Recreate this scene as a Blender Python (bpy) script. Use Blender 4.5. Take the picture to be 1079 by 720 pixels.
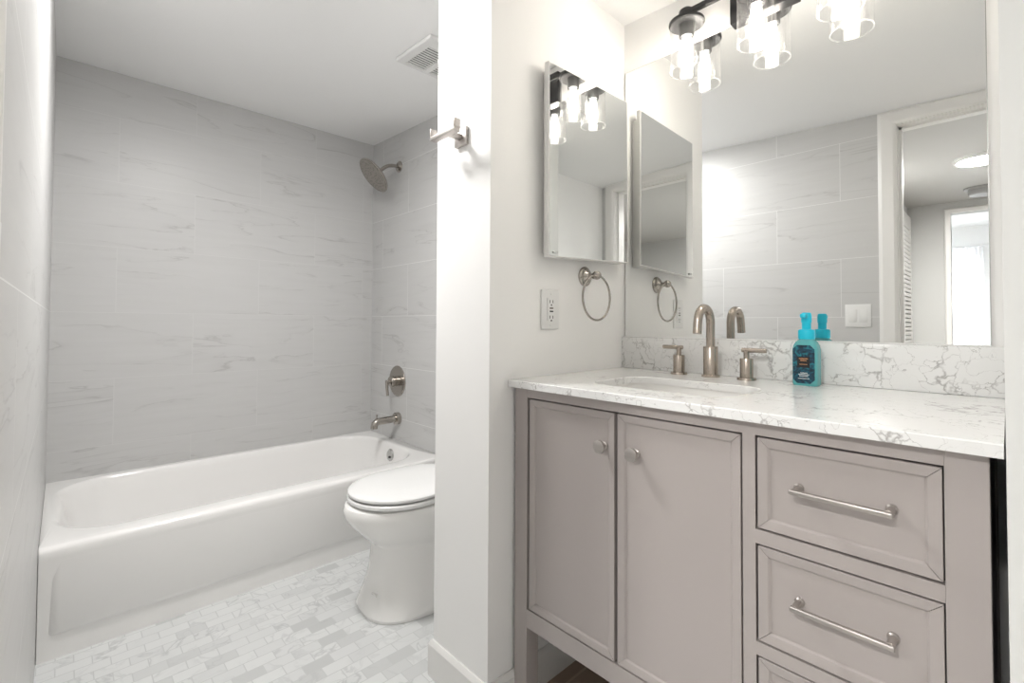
import bpy, bmesh, math, random
from mathutils import Vector, Matrix
random.seed(7)
S = bpy.context.scene
for o in list(bpy.data.objects):
    bpy.data.objects.remove(o)
COL = S.collection
PI = math.pi

# ------------------------------------------------------------------ camera
F_PX, YAW, PITCH, ROLL, CY, CH = 497.0, math.radians(43.531), math.radians(1.251), math.radians(0.278), 330.06, 1.0541
c, s = math.cos(YAW), math.sin(YAW)
cp, sp = math.cos(PITCH), math.sin(PITCH)
cr, sr = math.cos(ROLL), math.sin(ROLL)
fw = Vector((s * cp, c * cp, sp)); r0 = Vector((c, -s, 0)); u0 = Vector((-s * sp, -c * sp, cp))
rt = r0 * cr + u0 * sr; up = -r0 * sr + u0 * cr
cd = bpy.data.cameras.new('camera'); cam = bpy.data.objects.new('camera', cd); COL.objects.link(cam)
m = Matrix(((rt.x, up.x, -fw.x, 0), (rt.y, up.y, -fw.y, 0), (rt.z, up.z, -fw.z, CH), (0, 0, 0, 1)))
cam.matrix_world = m
cd.sensor_fit = 'HORIZONTAL'; cd.sensor_width = 36.0
cd.lens = F_PX / 1079 * 36.0
cd.shift_y = (CY - 360.0) / 1079.0
cd.clip_start = 0.01
S.camera = cam

# ------------------------------------------------------------------ light levels
S.view_settings.view_transform = 'Standard'; S.view_settings.look = 'None'
S.view_settings.gamma = 1.0; S.view_settings.use_curve_mapping = False
S.view_settings.exposure = 1.26
BULB = 28.0          # radiance of a vanity filament
DISC = 51.0          # radiance of the bathroom ceiling light
HALL = 155.0          # radiance of the hall ceiling light
SKY = 4.5
W = bpy.data.worlds.new('world'); S.world = W; W.use_nodes = True
W.node_tree.nodes['Background'].inputs[0].default_value = (0.9, 0.95, 1, 1)
W.node_tree.nodes['Background'].inputs[1].default_value = SKY

# ------------------------------------------------------------------ materials
def new(name):
    mt = bpy.data.materials.new(name); mt.use_nodes = True
    nt = mt.node_tree; b = nt.nodes['Principled BSDF']
    return mt, nt, b

def pbr(name, col, rough=0.5, metal=0.0, spec=0.5, coat=0.0, noise=0.0, nscale=30, bump=0.0):
    mt, nt, b = new(name)
    b.inputs['Base Color'].default_value = (*col, 1)
    b.inputs['Roughness'].default_value = rough; b.inputs['Metallic'].default_value = metal
    b.inputs['Specular IOR Level'].default_value = spec
    b.inputs['Coat Weight'].default_value = coat; b.inputs['Coat Roughness'].default_value = 0.05
    if noise or bump:
        g = nt.nodes.new('ShaderNodeNewGeometry'); n = nt.nodes.new('ShaderNodeTexNoise')
        n.inputs['Scale'].default_value = nscale; n.inputs['Detail'].default_value = 4
        nt.links.new(g.outputs['Position'], n.inputs['Vector'])
        if noise:
            mx = nt.nodes.new('ShaderNodeMix'); mx.data_type = 'RGBA'
            mx.inputs[6].default_value = (*[x * (1 - noise) for x in col], 1)
            mx.inputs[7].default_value = (*[min(1, x * (1 + noise)) for x in col], 1)
            nt.links.new(n.outputs['Fac'], mx.inputs[0]); nt.links.new(mx.outputs[2], b.inputs['Base Color'])
        if bump:
            bp = nt.nodes.new('ShaderNodeBump'); bp.inputs['Strength'].default_value = bump; bp.inputs['Distance'].default_value = 0.002
            nt.links.new(n.outputs['Fac'], bp.inputs['Height']); nt.links.new(bp.outputs[0], b.inputs['Normal'])
    return mt

def brushed(name, col, rough, axis=2):
    mt, nt, b = new(name)
    b.inputs['Metallic'].default_value = 1; b.inputs['Roughness'].default_value = rough
    g = nt.nodes.new('ShaderNodeNewGeometry'); mp = nt.nodes.new('ShaderNodeMapping')
    sc = [300, 300, 300]; sc[axis] = 8
    mp.inputs['Scale'].default_value = sc
    n = nt.nodes.new('ShaderNodeTexNoise'); n.inputs['Scale'].default_value = 1; n.inputs['Detail'].default_value = 2
    mx = nt.nodes.new('ShaderNodeMix'); mx.data_type = 'RGBA'
    mx.inputs[6].default_value = (*[x * .9 for x in col], 1); mx.inputs[7].default_value = (*[min(1, x * 1.1) for x in col], 1)
    L = nt.links.new
    L(g.outputs['Position'], mp.inputs[0]); L(mp.outputs[0], n.inputs['Vector'])
    L(n.outputs['Fac'], mx.inputs[0]); L(mx.outputs[2], b.inputs['Base Color'])
    return mt

def emit(name, col, st):
    mt, nt, b = new(name)
    b.inputs['Base Color'].default_value = (*col, 1)
    b.inputs['Emission Color'].default_value = (*col, 1); b.inputs['Emission Strength'].default_value = st
    return mt

def clear_glass(name, tint=(1, 1, 1), refl=1.0, ior=0.4, haze=0.0):
    mt, nt, b = new(name); nt.nodes.remove(b)
    out = nt.nodes['Material Output']
    t = nt.nodes.new('ShaderNodeBsdfTransparent'); t.inputs[0].default_value = (*tint, 1)
    g = nt.nodes.new('ShaderNodeBsdfGlossy'); g.inputs['Roughness'].default_value = 0.02; g.inputs[0].default_value = (refl, refl, refl, 1)
    lw = nt.nodes.new('ShaderNodeLayerWeight'); lw.inputs[0].default_value = 0.5
    pw = nt.nodes.new('ShaderNodeMath'); pw.operation = 'POWER'; pw.inputs[1].default_value = 4.0
    f = nt.nodes.new('ShaderNodeMath'); f.operation = 'MULTIPLY_ADD'; f.inputs[1].default_value = ior; f.inputs[2].default_value = 0.03
    mx = nt.nodes.new('ShaderNodeMixShader')
    L = nt.links.new
    L(lw.outputs['Facing'], pw.inputs[0]); L(pw.outputs[0], f.inputs[0])
    L(f.outputs[0], mx.inputs[0]); L(t.outputs[0], mx.inputs[1]); L(g.outputs[0], mx.inputs[2]); hz = nt.nodes.new('ShaderNodeBsdfTranslucent'); hz.inputs[0].default_value = (1, 1, 1, 1)
    m2 = nt.nodes.new('ShaderNodeMixShader'); m2.inputs[0].default_value = haze
    L(mx.outputs[0], m2.inputs[1]); L(hz.outputs[0], m2.inputs[2]); L(m2.outputs[0], out.inputs[0])
    return mt

def comb(nt, plane):
    """world position -> 2-D vector in the plane ('XZ','YZ','XY')"""
    g = nt.nodes.new('ShaderNodeNewGeometry'); sx = nt.nodes.new('ShaderNodeSeparateXYZ'); cx = nt.nodes.new('ShaderNodeCombineXYZ')
    nt.links.new(g.outputs['Position'], sx.inputs[0])
    nt.links.new(sx.outputs[plane[0]], cx.inputs[0]); nt.links.new(sx.outputs[plane[1]], cx.inputs[1])
    return g, cx

def ramp(nt, stops):
    r = nt.nodes.new('ShaderNodeValToRGB'); e = r.color_ramp.elements
    while len(e) < len(stops): e.new(0.5)
    for k, (p, col) in enumerate(stops):
        e[k].position = p; e[k].color = (*col, 1) if len(col) == 3 else col
    return r

def mixc(nt, fac, a, b, mode='MIX'):
    mx = nt.nodes.new('ShaderNodeMix'); mx.data_type = 'RGBA'; mx.blend_type = mode
    for sock, v in ((0, fac), (6, a), (7, b)):
        if hasattr(v, 'is_output'): nt.links.new(v, mx.inputs[sock])
        elif isinstance(v, (int, float)): mx.inputs[sock].default_value = v
        else: mx.inputs[sock].default_value = (*v, 1)
    return mx.outputs[2]

def wall_tile(name, plane, off=(0, 0), grout=(0.645, 0.643, 0.635), rot=-9):
    """large pale stone-look tiles with fine slanting veins and pale grout"""
    mt, nt, b = new(name); L = nt.links.new
    g, cx = comb(nt, plane)
    mp = nt.nodes.new('ShaderNodeMapping'); mp.inputs['Location'].default_value = (off[0], off[1], 0)
    L(cx.outputs[0], mp.inputs[0])
    br = nt.nodes.new('ShaderNodeTexBrick')
    br.inputs['Scale'].default_value = 1; br.inputs['Brick Width'].default_value = 0.61; br.inputs['Row Height'].default_value = 0.3065
    br.inputs['Mortar Size'].default_value = 0.0012; br.inputs['Mortar Smooth'].default_value = 0.2
    br.inputs['Color1'].default_value = (0, 0, 0, 1); br.inputs['Color2'].default_value = (1, 1, 1, 1)
    L(mp.outputs[0], br.inputs['Vector'])
    # veins: stretched noise, shifted per tile
    sc = nt.nodes.new('ShaderNodeVectorMath'); sc.operation = 'SCALE'; sc.inputs['Scale'].default_value = 3.7
    L(br.outputs['Color'], sc.inputs[0])
    ad = nt.nodes.new('ShaderNodeVectorMath'); ad.operation = 'ADD'
    L(cx.outputs[0], ad.inputs[0]); L(sc.outputs[0], ad.inputs[1])
    m2 = nt.nodes.new('ShaderNodeMapping'); m2.inputs['Rotation'].default_value = (0, 0, math.radians(rot)); m2.inputs['Scale'].default_value = (0.75, 5.5, 1)
    L(ad.outputs[0], m2.inputs[0])
    n1 = nt.nodes.new('ShaderNodeTexNoise'); n1.inputs['Scale'].default_value = 1.7; n1.inputs['Detail'].default_value = 6; n1.inputs['Distortion'].default_value = 0.7
    L(m2.outputs[0], n1.inputs['Vector'])
    v = ramp(nt, [(0.0, (0, 0, 0)), (0.485, (0, 0, 0)), (0.5, (1, 1, 1)), (0.507, (0.25, 0.25, 0.25)), (0.56, (0, 0, 0))])
    L(n1.outputs['Fac'], v.inputs[0])
    n2 = nt.nodes.new('ShaderNodeTexNoise'); n2.inputs['Scale'].default_value = 2.3; n2.inputs['Detail'].default_value = 3
    L(m2.outputs[0], n2.inputs['Vector'])
    k = ramp(nt, [(0.42, (0, 0, 0)), (0.62, (1, 1, 1))]); L(n2.outputs['Fac'], k.inputs[0])
    vm = nt.nodes.new('ShaderNodeMath'); vm.operation = 'MULTIPLY'; L(v.outputs[0], vm.inputs[0]); L(k.outputs[0], vm.inputs[1])
    m3 = nt.nodes.new('ShaderNodeMapping'); m3.inputs['Rotation'].default_value = (0, 0, math.radians(rot * .6)); m3.inputs['Scale'].default_value = (2.5, 30, 1)
    L(ad.outputs[0], m3.inputs[0])
    n3 = nt.nodes.new('ShaderNodeTexNoise'); n3.inputs['Scale'].default_value = 1.5; n3.inputs['Detail'].default_value = 4
    L(m3.outputs[0], n3.inputs['Vector'])
    base = mixc(nt, n3.outputs['Fac'], (0.575, 0.573, 0.566), (0.62, 0.618, 0.612))
    col = mixc(nt, vm.outputs[0], base, (0.475, 0.47, 0.464))
    col = mixc(nt, br.outputs['Fac'], col, grout)
    L(col, b.inputs['Base Color']); b.inputs['Roughness'].default_value = 0.38; b.inputs['Specular IOR Level'].default_value = 0.35
    bu = nt.nodes.new('ShaderNodeBump'); bu.invert = True; bu.inputs['Strength'].default_value = 0.15; bu.inputs['Distance'].default_value = 0.001
    L(br.outputs['Fac'], bu.inputs['Height']); L(bu.outputs[0], b.inputs['Normal'])
    return mt

def floor_tile(name, w, h, c_lo, c_mid, c_hi, grout, mort=0.0016, vein=(0.5, 0.5, 0.5)):
    mt, nt, b = new(name); L = nt.links.new
    g, cx = comb(nt, 'XY')
    br = nt.nodes.new('ShaderNodeTexBrick'); br.inputs['Scale'].default_value = 1
    br.inputs['Brick Width'].default_value = w; br.inputs['Row Height'].default_value = h
    br.inputs['Mortar Size'].default_value = mort; br.inputs['Mortar Smooth'].default_value = 0.1
    br.inputs['Color1'].default_value = (0, 0, 0, 1); br.inputs['Color2'].default_value = (1, 1, 1, 1)
    L(cx.outputs[0], br.inputs['Vector'])
    rr = ramp(nt, [(0.0, c_lo), (0.04, c_lo), (0.22, c_mid), (0.7, c_hi), (1, c_hi)]); L(br.outputs['Color'], rr.inputs[0])
    sc = nt.nodes.new('ShaderNodeVectorMath'); sc.operation = 'SCALE'; sc.inputs['Scale'].default_value = 5.1
    L(br.outputs['Color'], sc.inputs[0])
    ad = nt.nodes.new('ShaderNodeVectorMath'); ad.operation = 'ADD'; L(cx.outputs[0], ad.inputs[0]); L(sc.outputs[0], ad.inputs[1])
    n = nt.nodes.new('ShaderNodeTexNoise'); n.inputs['Scale'].default_value = 9; n.inputs['Detail'].default_value = 7; n.inputs['Distortion'].default_value = 1.2
    L(ad.outputs[0], n.inputs['Vector'])
    vr = ramp(nt, [(0.46, (0, 0, 0)), (0.5, (0.75, 0.75, 0.75)), (0.54, (0.1, 0.1, 0.1)), (0.62, (0, 0, 0))]); L(n.outputs['Fac'], vr.inputs[0])
    n2 = nt.nodes.new('ShaderNodeTexNoise'); n2.inputs['Scale'].default_value = 4; L(ad.outputs[0], n2.inputs['Vector'])
    k = ramp(nt, [(0.45, (0, 0, 0)), (0.65, (1, 1, 1))]); L(n2.outputs['Fac'], k.inputs[0])
    vm = nt.nodes.new('ShaderNodeMath'); vm.operation = 'MULTIPLY'; L(vr.outputs[0], vm.inputs[0]); L(k.outputs[0], vm.inputs[1])
    col = mixc(nt, vm.outputs[0], rr.outputs[0], vein)
    col = mixc(nt, br.outputs['Fac'], col, grout)
    L(col, b.inputs['Base Color']); b.inputs['Roughness'].default_value = 0.35
    bu = nt.nodes.new('ShaderNodeBump'); bu.invert = True; bu.inputs['Strength'].default_value = 0.3; bu.inputs['Distance'].default_value = 0.001
    L(br.outputs['Fac'], bu.inputs['Height']); L(bu.outputs[0], b.inputs['Normal'])
    return mt

def quartz(name):
    mt, nt, b = new(name); L = nt.links.new
    g = nt.nodes.new('ShaderNodeNewGeometry')
    n0 = nt.nodes.new('ShaderNodeTexNoise'); n0.inputs['Scale'].default_value = 14; n0.inputs['Detail'].default_value = 6
    L(g.outputs['Position'], n0.inputs['Vector'])
    sb = nt.nodes.new('ShaderNodeVectorMath'); sb.operation = 'SUBTRACT'; sb.inputs[1].default_value = (.5, .5, .5); L(n0.outputs['Color'], sb.inputs[0])
    sc = nt.nodes.new('ShaderNodeVectorMath'); sc.operation = 'SCALE'; sc.inputs['Scale'].default_value = 0.16; L(sb.outputs[0], sc.inputs[0])
    ad = nt.nodes.new('ShaderNodeVectorMath'); ad.operation = 'ADD'; L(g.outputs['Position'], ad.inputs[0]); L(sc.outputs[0], ad.inputs[1])
    vo = nt.nodes.new('ShaderNodeTexVoronoi'); vo.feature = 'DISTANCE_TO_EDGE'; vo.inputs['Scale'].default_value = 24
    L(ad.outputs[0], vo.inputs['Vector'])
    def noise(scale, detail, vec):
        n = nt.nodes.new('ShaderNodeTexNoise'); n.inputs['Scale'].default_value = scale; n.inputs['Detail'].default_value = detail
        L(vec, n.inputs['Vector']); return n.outputs['Fac']
    # vein width wanders: hair lines here, cloudy patches there, nothing elsewhere
    wr = ramp(nt, [(0.40, (0, 0, 0)), (0.52, (0.10, 0.10, 0.10)), (0.60, (0.35, 0.35, 0.35)), (0.72, (1, 1, 1))])
    L(noise(8.5, 5, ad.outputs[0]), wr.inputs[0])
    wm = nt.nodes.new('ShaderNodeMath'); wm.operation = 'MULTIPLY_ADD'; wm.inputs[1].default_value = 0.24; wm.inputs[2].default_value = 0.002
    L(wr.outputs[0], wm.inputs[0])
    dv = nt.nodes.new('ShaderNodeMath'); dv.operation = 'DIVIDE'; L(vo.outputs['Distance'], dv.inputs[0]); L(wm.outputs[0], dv.inputs[1])
    r1 = ramp(nt, [(0.0, (1, 1, 1)), (0.35, (0.62, 0.62, 0.62)), (1.0, (0, 0, 0))]); L(dv.outputs[0], r1.inputs[0])
    k3 = ramp(nt, [(0.30, (0.15, 0.15, 0.15)), (0.6, (1, 1, 1))]); L(noise(40, 3, g.outputs['Position']), k3.inputs[0])
    mxx = nt.nodes.new('ShaderNodeMath'); mxx.operation = 'MULTIPLY'; L(r1.outputs[0], mxx.inputs[0]); L(k3.outputs[0], mxx.inputs[1])
    col = mixc(nt, mxx.outputs[0], (0.85, 0.85, 0.842), (0.43, 0.42, 0.41))
    L(col, b.inputs['Base Color']); b.inputs['Roughness'].default_value = 0.13; b.inputs['Specular IOR Level'].default_value = 0.5
    return mt

M = {}
M['paint'] = pbr('white_wall_paint', (0.91, 0.904, 0.892), 0.55, spec=0.3, bump=0.05, nscale=120)
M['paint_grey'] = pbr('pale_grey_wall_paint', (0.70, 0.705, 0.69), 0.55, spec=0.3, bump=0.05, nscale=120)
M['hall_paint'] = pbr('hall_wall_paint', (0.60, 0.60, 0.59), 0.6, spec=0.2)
M['grey'] = pbr('grey_plastic', (0.34, 0.34, 0.335), 0.4)
M['ceil'] = pbr('ceiling_paint', (0.93, 0.93, 0.925), 0.7, spec=0.2)
M['trim'] = pbr('trim_paint', (0.83, 0.82, 0.80), 0.35)
M['tile_xz'] = wall_tile('stone_tile_back', 'XZ', (0.13, 0.1305))
M['tile_yz'] = wall_tile('stone_tile_side', 'YZ', (0.31, 0.1305), (0.80, 0.80, 0.79), 9)
M['mosaic'] = floor_tile('marble_mosaic', 0.084, 0.0455, (0.56, 0.57, 0.565), (0.68, 0.69, 0.687), (0.72, 0.73, 0.725), (0.58, 0.59, 0.585), vein=(0.46, 0.47, 0.47))
M['brown'] = floor_tile('brown_floor_tile', 0.30, 0.30, (0.38, 0.28, 0.215), (0.43, 0.32, 0.245), (0.47, 0.35, 0.27), (0.58, 0.46, 0.37), 0.004, (0.17, 0.12, 0.09))
M['wood'] = pbr('hall_floor', (0.45, 0.40, 0.34), 0.4, noise=0.1, nscale=6)
M['quartz'] = quartz('veined_quartz')
M['porcelain'] = pbr('porcelain', (0.93, 0.92, 0.90), 0.12, spec=0.5, coat=0.4)
M['tub'] = pbr('tub_enamel', (0.92, 0.91, 0.895), 0.16, spec=0.5, coat=0.3)
M['seat'] = pbr('seat_plastic', (0.86, 0.86, 0.85), 0.22)
M['vanity'] = pbr('taupe_lacquer', (0.425, 0.386, 0.371), 0.38, spec=0.4)
M['dark'] = pbr('dark_interior', (0.02, 0.018, 0.016), 0.8)
M['nickel'] = brushed('brushed_nickel', (0.44, 0.385, 0.335), 0.27)
M['satin'] = brushed('satin_nickel', (0.44, 0.41, 0.375), 0.22, 0)
M['pull'] = brushed('pull_nickel', (0.50, 0.468, 0.445), 0.42, 1)
M['chrome'] = pbr('chrome', (0.75, 0.75, 0.74), 0.08, 1)
M['mirror'] = pbr('mirror_silver', (0.86, 0.87, 0.865), 0.0, 1)
M['mirror_edge'] = pbr('mirror_edge', (0.42, 0.42, 0.41), 0.3, 0.3)
M['black'] = pbr('black_metal', (0.012, 0.012, 0.013), 0.3, 0.0, 0.6)
M['black_lit'] = pbr('bulb_lit_black_cap', (0.15, 0.15, 0.155), 0.38, 1.0)  # black cap metal made greyer: reflected bulb light put into the colour
M['glass'] = clear_glass('clear_shade_glass', (0.97, 0.97, 0.97), 1.0, 0.6, 0.006)
M['glass_rim'] = clear_glass('polished_glass_edge', (0.97, 0.97, 0.97), 1.0, 0.7, 0.06)
M['bulb_glass'] = clear_glass('bulb_glass', (0.99, 0.99, 0.98), 0.9, 0.3, 0.02)
M['filament'] = emit('lit_filament', (1.0, 0.93, 0.84), BULB)
M['disc'] = emit('ceiling_light_lens', (1.0, 0.985, 0.97), DISC)
M['halldisc'] = emit('hall_light_lens', (1.0, 0.98, 0.95), HALL)
M['white'] = pbr('white_plastic', (0.82, 0.82, 0.81), 0.3)
M['slot'] = pbr('dark_slot', (0.03, 0.03, 0.03), 0.6)
M['ventdark'] = pbr('vent_cavity', (0.10, 0.10, 0.10), 0.7)
M['curtain'] = None
M['teal'] = pbr('turquoise_pump_plastic', (0.01, 0.60, 0.80), 0.3)
M['label'] = pbr('label_black', (0.012, 0.01, 0.012), 0.4)
M['lab_gold'] = pbr('label_copper_print', (0.75, 0.36, 0.16), 0.4)
M['lab_white'] = pbr('label_white_print', (0.8, 0.85, 0.85), 0.4)
M['drain'] = pbr('drain_chrome', (0.5, 0.5, 0.49), 0.2, 1)

def soap_mat():
    mt, nt, b = new('teal_soap_bottle')
    b.inputs['Base Color'].default_value = (0.16, 0.58, 0.60, 1); b.inputs['Roughness'].default_value = 0.12
    b.inputs['Transmission Weight'].default_value = 0.25; b.inputs['IOR'].default_value = 1.45
    return mt
M['soap'] = soap_mat()

def label_mat():
    mt, nt, b = new('dark_teal_label'); L = nt.links.new
    g = nt.nodes.new('ShaderNodeNewGeometry'); n = nt.nodes.new('ShaderNodeTexNoise'); n.inputs['Scale'].default_value = 55; n.inputs['Detail'].default_value = 3; n.inputs['Distortion'].default_value = 2
    L(g.outputs['Position'], n.inputs['Vector'])
    r = ramp(nt, [(0.35, (0.004, 0.02, 0.035)), (0.52, (0.008, 0.07, 0.12)), (0.66, (0.01, 0.22, 0.26)), (0.8, (0.03, 0.10, 0.25))])
    L(n.outputs['Fac'], r.inputs[0]); L(r.outputs[0], b.inputs['Base Color']); b.inputs['Roughness'].default_value = 0.35
    return mt
M['wrap'] = label_mat()

def head_mat():
    """shower face: nickel plate dotted with rubber nozzles"""
    mt, nt, b = new('nozzle_plate'); L = nt.links.new
    b.inputs['Metallic'].default_value = 1.0; b.inputs['Roughness'].default_value = 0.25
    g = nt.nodes.new('ShaderNodeNewGeometry'); v = nt.nodes.new('ShaderNodeTexVoronoi'); v.inputs['Scale'].default_value = 75
    L(g.outputs['Position'], v.inputs['Vector'])
    r = ramp(nt, [(0.0, (0.20, 0.18, 0.16)), (0.25, (0.24, 0.22, 0.20)), (0.4, (0.42, 0.39, 0.355))]); L(v.outputs['Distance'], r.inputs[0])
    L(r.outputs[0], b.inputs['Base Color'])
    return mt
M['nozzle'] = head_mat()

def curtain_mat():
    mt, nt, b = new('sheer_curtain_cloth'); nt.nodes.remove(b); out = nt.nodes['Material Output']; L = nt.links.new
    d = nt.nodes.new('ShaderNodeBsdfDiffuse'); d.inputs[0].default_value = (0.88, 0.88, 0.88, 1)
    t = nt.nodes.new('ShaderNodeBsdfTranslucent'); t.inputs[0].default_value = (0.9, 0.9, 0.9, 1)
    tr = nt.nodes.new('ShaderNodeBsdfTransparent')
    a = nt.nodes.new('ShaderNodeMixShader'); a.inputs[0].default_value = 0.65; L(d.outputs[0], a.inputs[1]); L(t.outputs[0], a.inputs[2])
    e = nt.nodes.new('ShaderNodeMixShader'); e.inputs[0].default_value = 0.25; L(a.outputs[0], e.inputs[1]); L(tr.outputs[0], e.inputs[2])
    L(e.outputs[0], out.inputs[0]); return mt
M['curtain'] = curtain_mat()

# ------------------------------------------------------------------ mesh helpers
class MB:
    def __init__(self): self.bm = bmesh.new()
    def box(self, x0, x1, y0, y1, z0, z1, bev=0.0, seg=2, rot=None, about=None):
        b = bmesh.new()
        bmesh.ops.create_cube(b, size=1)
        for v in b.verts:
            v.co = Vector(((x0 + x1) / 2 + v.co.x * (x1 - x0), (y0 + y1) / 2 + v.co.y * (y1 - y0), (z0 + z1) / 2 + v.co.z * (z1 - z0)))
        if bev: bmesh.ops.bevel(b, geom=list(b.edges), offset=bev, segments=seg, profile=0.5, affect='EDGES')
        if rot is not None:
            a = Vector(about) if about else Vector(((x0 + x1) / 2, (y0 + y1) / 2, (z0 + z1) / 2))
            bmesh.ops.rotate(b, verts=b.verts, cent=a, matrix=rot)
        self.merge(b); return self
    def merge(self, b):
        me = bpy.data.meshes.new('t'); b.to_mesh(me); b.free(); self.bm.from_mesh(me); bpy.data.meshes.remove(me)
    def rings(self, rings, close=True, cap0=False, cap1=False):
        bm = self.bm; R = [[bm.verts.new(p) for p in r] for r in rings]; n = len(R[0])
        for a, b in zip(R, R[1:]):
            for i in range(n if close else n - 1):
                j = (i + 1) % n
                bm.faces.new((a[i], a[j], b[j], b[i]))
        if cap0: bm.faces.new(R[0][::-1])
        if cap1: bm.faces.new(R[-1])
        return self
    def lathe(self, prof, org, axis=(0, 0, 1), n=32, cap=True):
        """prof: list of (radius, height along axis)"""
        ax = Vector(axis).normalized(); t = Vector((1, 0, 0)) if abs(ax.x) < .9 else Vector((0, 1, 0))
        u = ax.cross(t).normalized(); v = ax.cross(u); o = Vector(org)
        rs = [[o + ax * h + (u * math.cos(2 * PI * i / n) + v * math.sin(2 * PI * i / n)) * max(r, 1e-5) for i in range(n)] for r, h in prof]
        return self.rings(rs, True, cap, cap)
    def tube(self, pts, r, n=14, closed=False, cap=True):
        P = [Vector(p) for p in pts]; k = len(P); rs = []; prev = None
        for i, p in enumerate(P):
            if closed: d = (P[(i + 1) % k] - P[i - 1]).normalized()
            else: d = (P[min(i + 1, k - 1)] - P[max(i - 1, 0)]).normalized()
            if prev is None:
                t = Vector((0, 0, 1)) if abs(d.z) < .9 else Vector((1, 0, 0)); a = d.cross(t).normalized()
            else: a = (prev - d * prev.dot(d)).normalized()
            prev = a; b = d.cross(a); rr = r[i] if isinstance(r, (list, tuple)) else r
            rs.append([p + (a * math.cos(2 * PI * j / n) + b * math.sin(2 * PI * j / n)) * rr for j in range(n)])
        if closed: rs.append(rs[0]); 
        self.rings(rs, True, cap and not closed, cap and not closed)
        if closed: bmesh.ops.remove_doubles(self.bm, verts=self.bm.verts, dist=1e-6)
        return self
    def poly(self, pts): self.bm.faces.new([self.bm.verts.new(p) for p in pts]); return self
    def prism(self, pts2, plane, a, b):
        """extrude the 2-D outline between a and b along the missing axis"""
        def P(p, w):
            return {'XY': (p[0], p[1], w), 'XZ': (p[0], w, p[1]), 'YZ': (w, p[0], p[1])}[plane]
        return self.rings([[P(p, a) for p in pts2], [P(p, b) for p in pts2]], True, True, True)
    def done(self, name, mat, parent=None, smooth=True, loc=None, ang=35):
        bm = self.bm
        bmesh.ops.recalc_face_normals(bm, faces=bm.faces)
        base = Vector((0, 0, 0))
        if parent is not None: base = Vector(parent.get('_b', (0, 0, 0)))
        elif loc is not None: base = Vector(loc)
        for v in bm.verts: v.co -= base
        me = bpy.data.meshes.new(name); bm.to_mesh(me); bm.free()
        me.materials.append(mat)
        o = bpy.data.objects.new(name, me); COL.objects.link(o)
        if parent is not None: o.parent = parent
        else: o.location = base
        o['_b'] = base
        if smooth:
            me.shade_smooth()
            try: me.set_sharp_from_angle(angle=math.radians(ang))
            except Exception: pass
        return o

def thing(name, label, cat, loc, group=None):
    o = bpy.data.objects.new(name, None); COL.objects.link(o); o.location = loc; o.empty_display_size = 0.05
    o['label'] = label; o['category'] = cat; o['_b'] = Vector(loc)
    if group: o['group'] = group
    return o
def tag(o, label, cat, group=None):
    o['label'] = label; o['category'] = cat
    if group: o['group'] = group
    return o
def struct(o): o['kind'] = 'structure'; return o

def rrect(x0, x1, y0, y1, r, z, n=8):
    pts = []
    for cx_, cy_, a in ((x1 - r, y1 - r, 0), (x0 + r, y1 - r, 90), (x0 + r, y0 + r, 180), (x1 - r, y0 + r, 270)):
        for i in range(n + 1):
            t = math.radians(a + 90 * i / n); pts.append((cx_ + r * math.cos(t), cy_ + r * math.sin(t), z))
    return pts

# ------------------------------------------------------------------ key planes
XL, XP, YB, YT, YV, XE, YPB = -0.0447, 1.4653, 2.877, 2.051, 0.953, 0.823, 1.201
YR = 0.004            # face of the short return wall at the near end of the vanity
YN = -0.306           # near end wall
def zc(y): return 2.143 + 0.043 * (y - 0.953)
ZCT, ZCB = 0.8994, 0.8801
WT = 0.12             # thickness of the wall with the doorway
DY0, DY1, DZ = -0.20, 0.37, 2.045

# ------------------------------------------------------------------ room shell
def slab_ceiling(x0, x1, y0, y1):
    m = MB()
    lo = [(x0, y0, zc(y0)), (x1, y0, zc(y0)), (x1, y1, zc(y1)), (x0, y1, zc(y1))]
    m.rings([lo, [(a, b, 2.45) for a, b, _ in lo]], True, True, True); return m
struct(MB().box(XL - WT, XP + .1, YN - .1, YB + .1, -.06, 0).done('floor', M['mosaic'], smooth=False))
struct(MB().box(0.905, XP, YR, YV, 0, 0.006).done('floor_alcove', M['brown'], smooth=False))
struct(slab_ceiling(XL - WT, XP + .1, YN - .1, YB + .1).done('ceiling', M['ceil'], smooth=False))
struct(MB().box(XL - .1, XP + .1, YB, YB + .1, 0, 2.4).done('wall_back', M['tile_xz'], smooth=False))
struct(MB().box(XP, XP + .1, YPB, YB, 0, 2.4).done('wall_plumbing', M['tile_yz'], smooth=False))
struct(MB().box(XP, XP + .1, YN, YPB, 0, 2.4).done('wall_mirror_side', M['paint'], smooth=False))
wl = MB().box(XL - WT, XL, DY1, YB, 0, 2.4).box(XL - WT, XL, YN, DY0, 0, 2.4).box(XL - WT, XL, DY0, DY1, DZ, 2.4)
struct(wl.done('wall_left', M['tile_yz'], smooth=False))
struct(MB().box(XL - WT, XP, YN - .1, YN, 0, 2.4).done('wall_near', M['paint'], smooth=False))
struct(MB().box(XE, XP, YV, YPB, 0, 2.4).done('wall_partition', M['paint'], smooth=False))
struct(MB().box(XE, XP, YN, YR, 0, 2.4).done('wall_return', M['paint_grey'], smooth=False))

def base_profile(t, h):
    return [(0, 0), (t, 0), (t, h - .014), (t * .55, h - .004), (t * .3, h), (0, h)]
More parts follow.
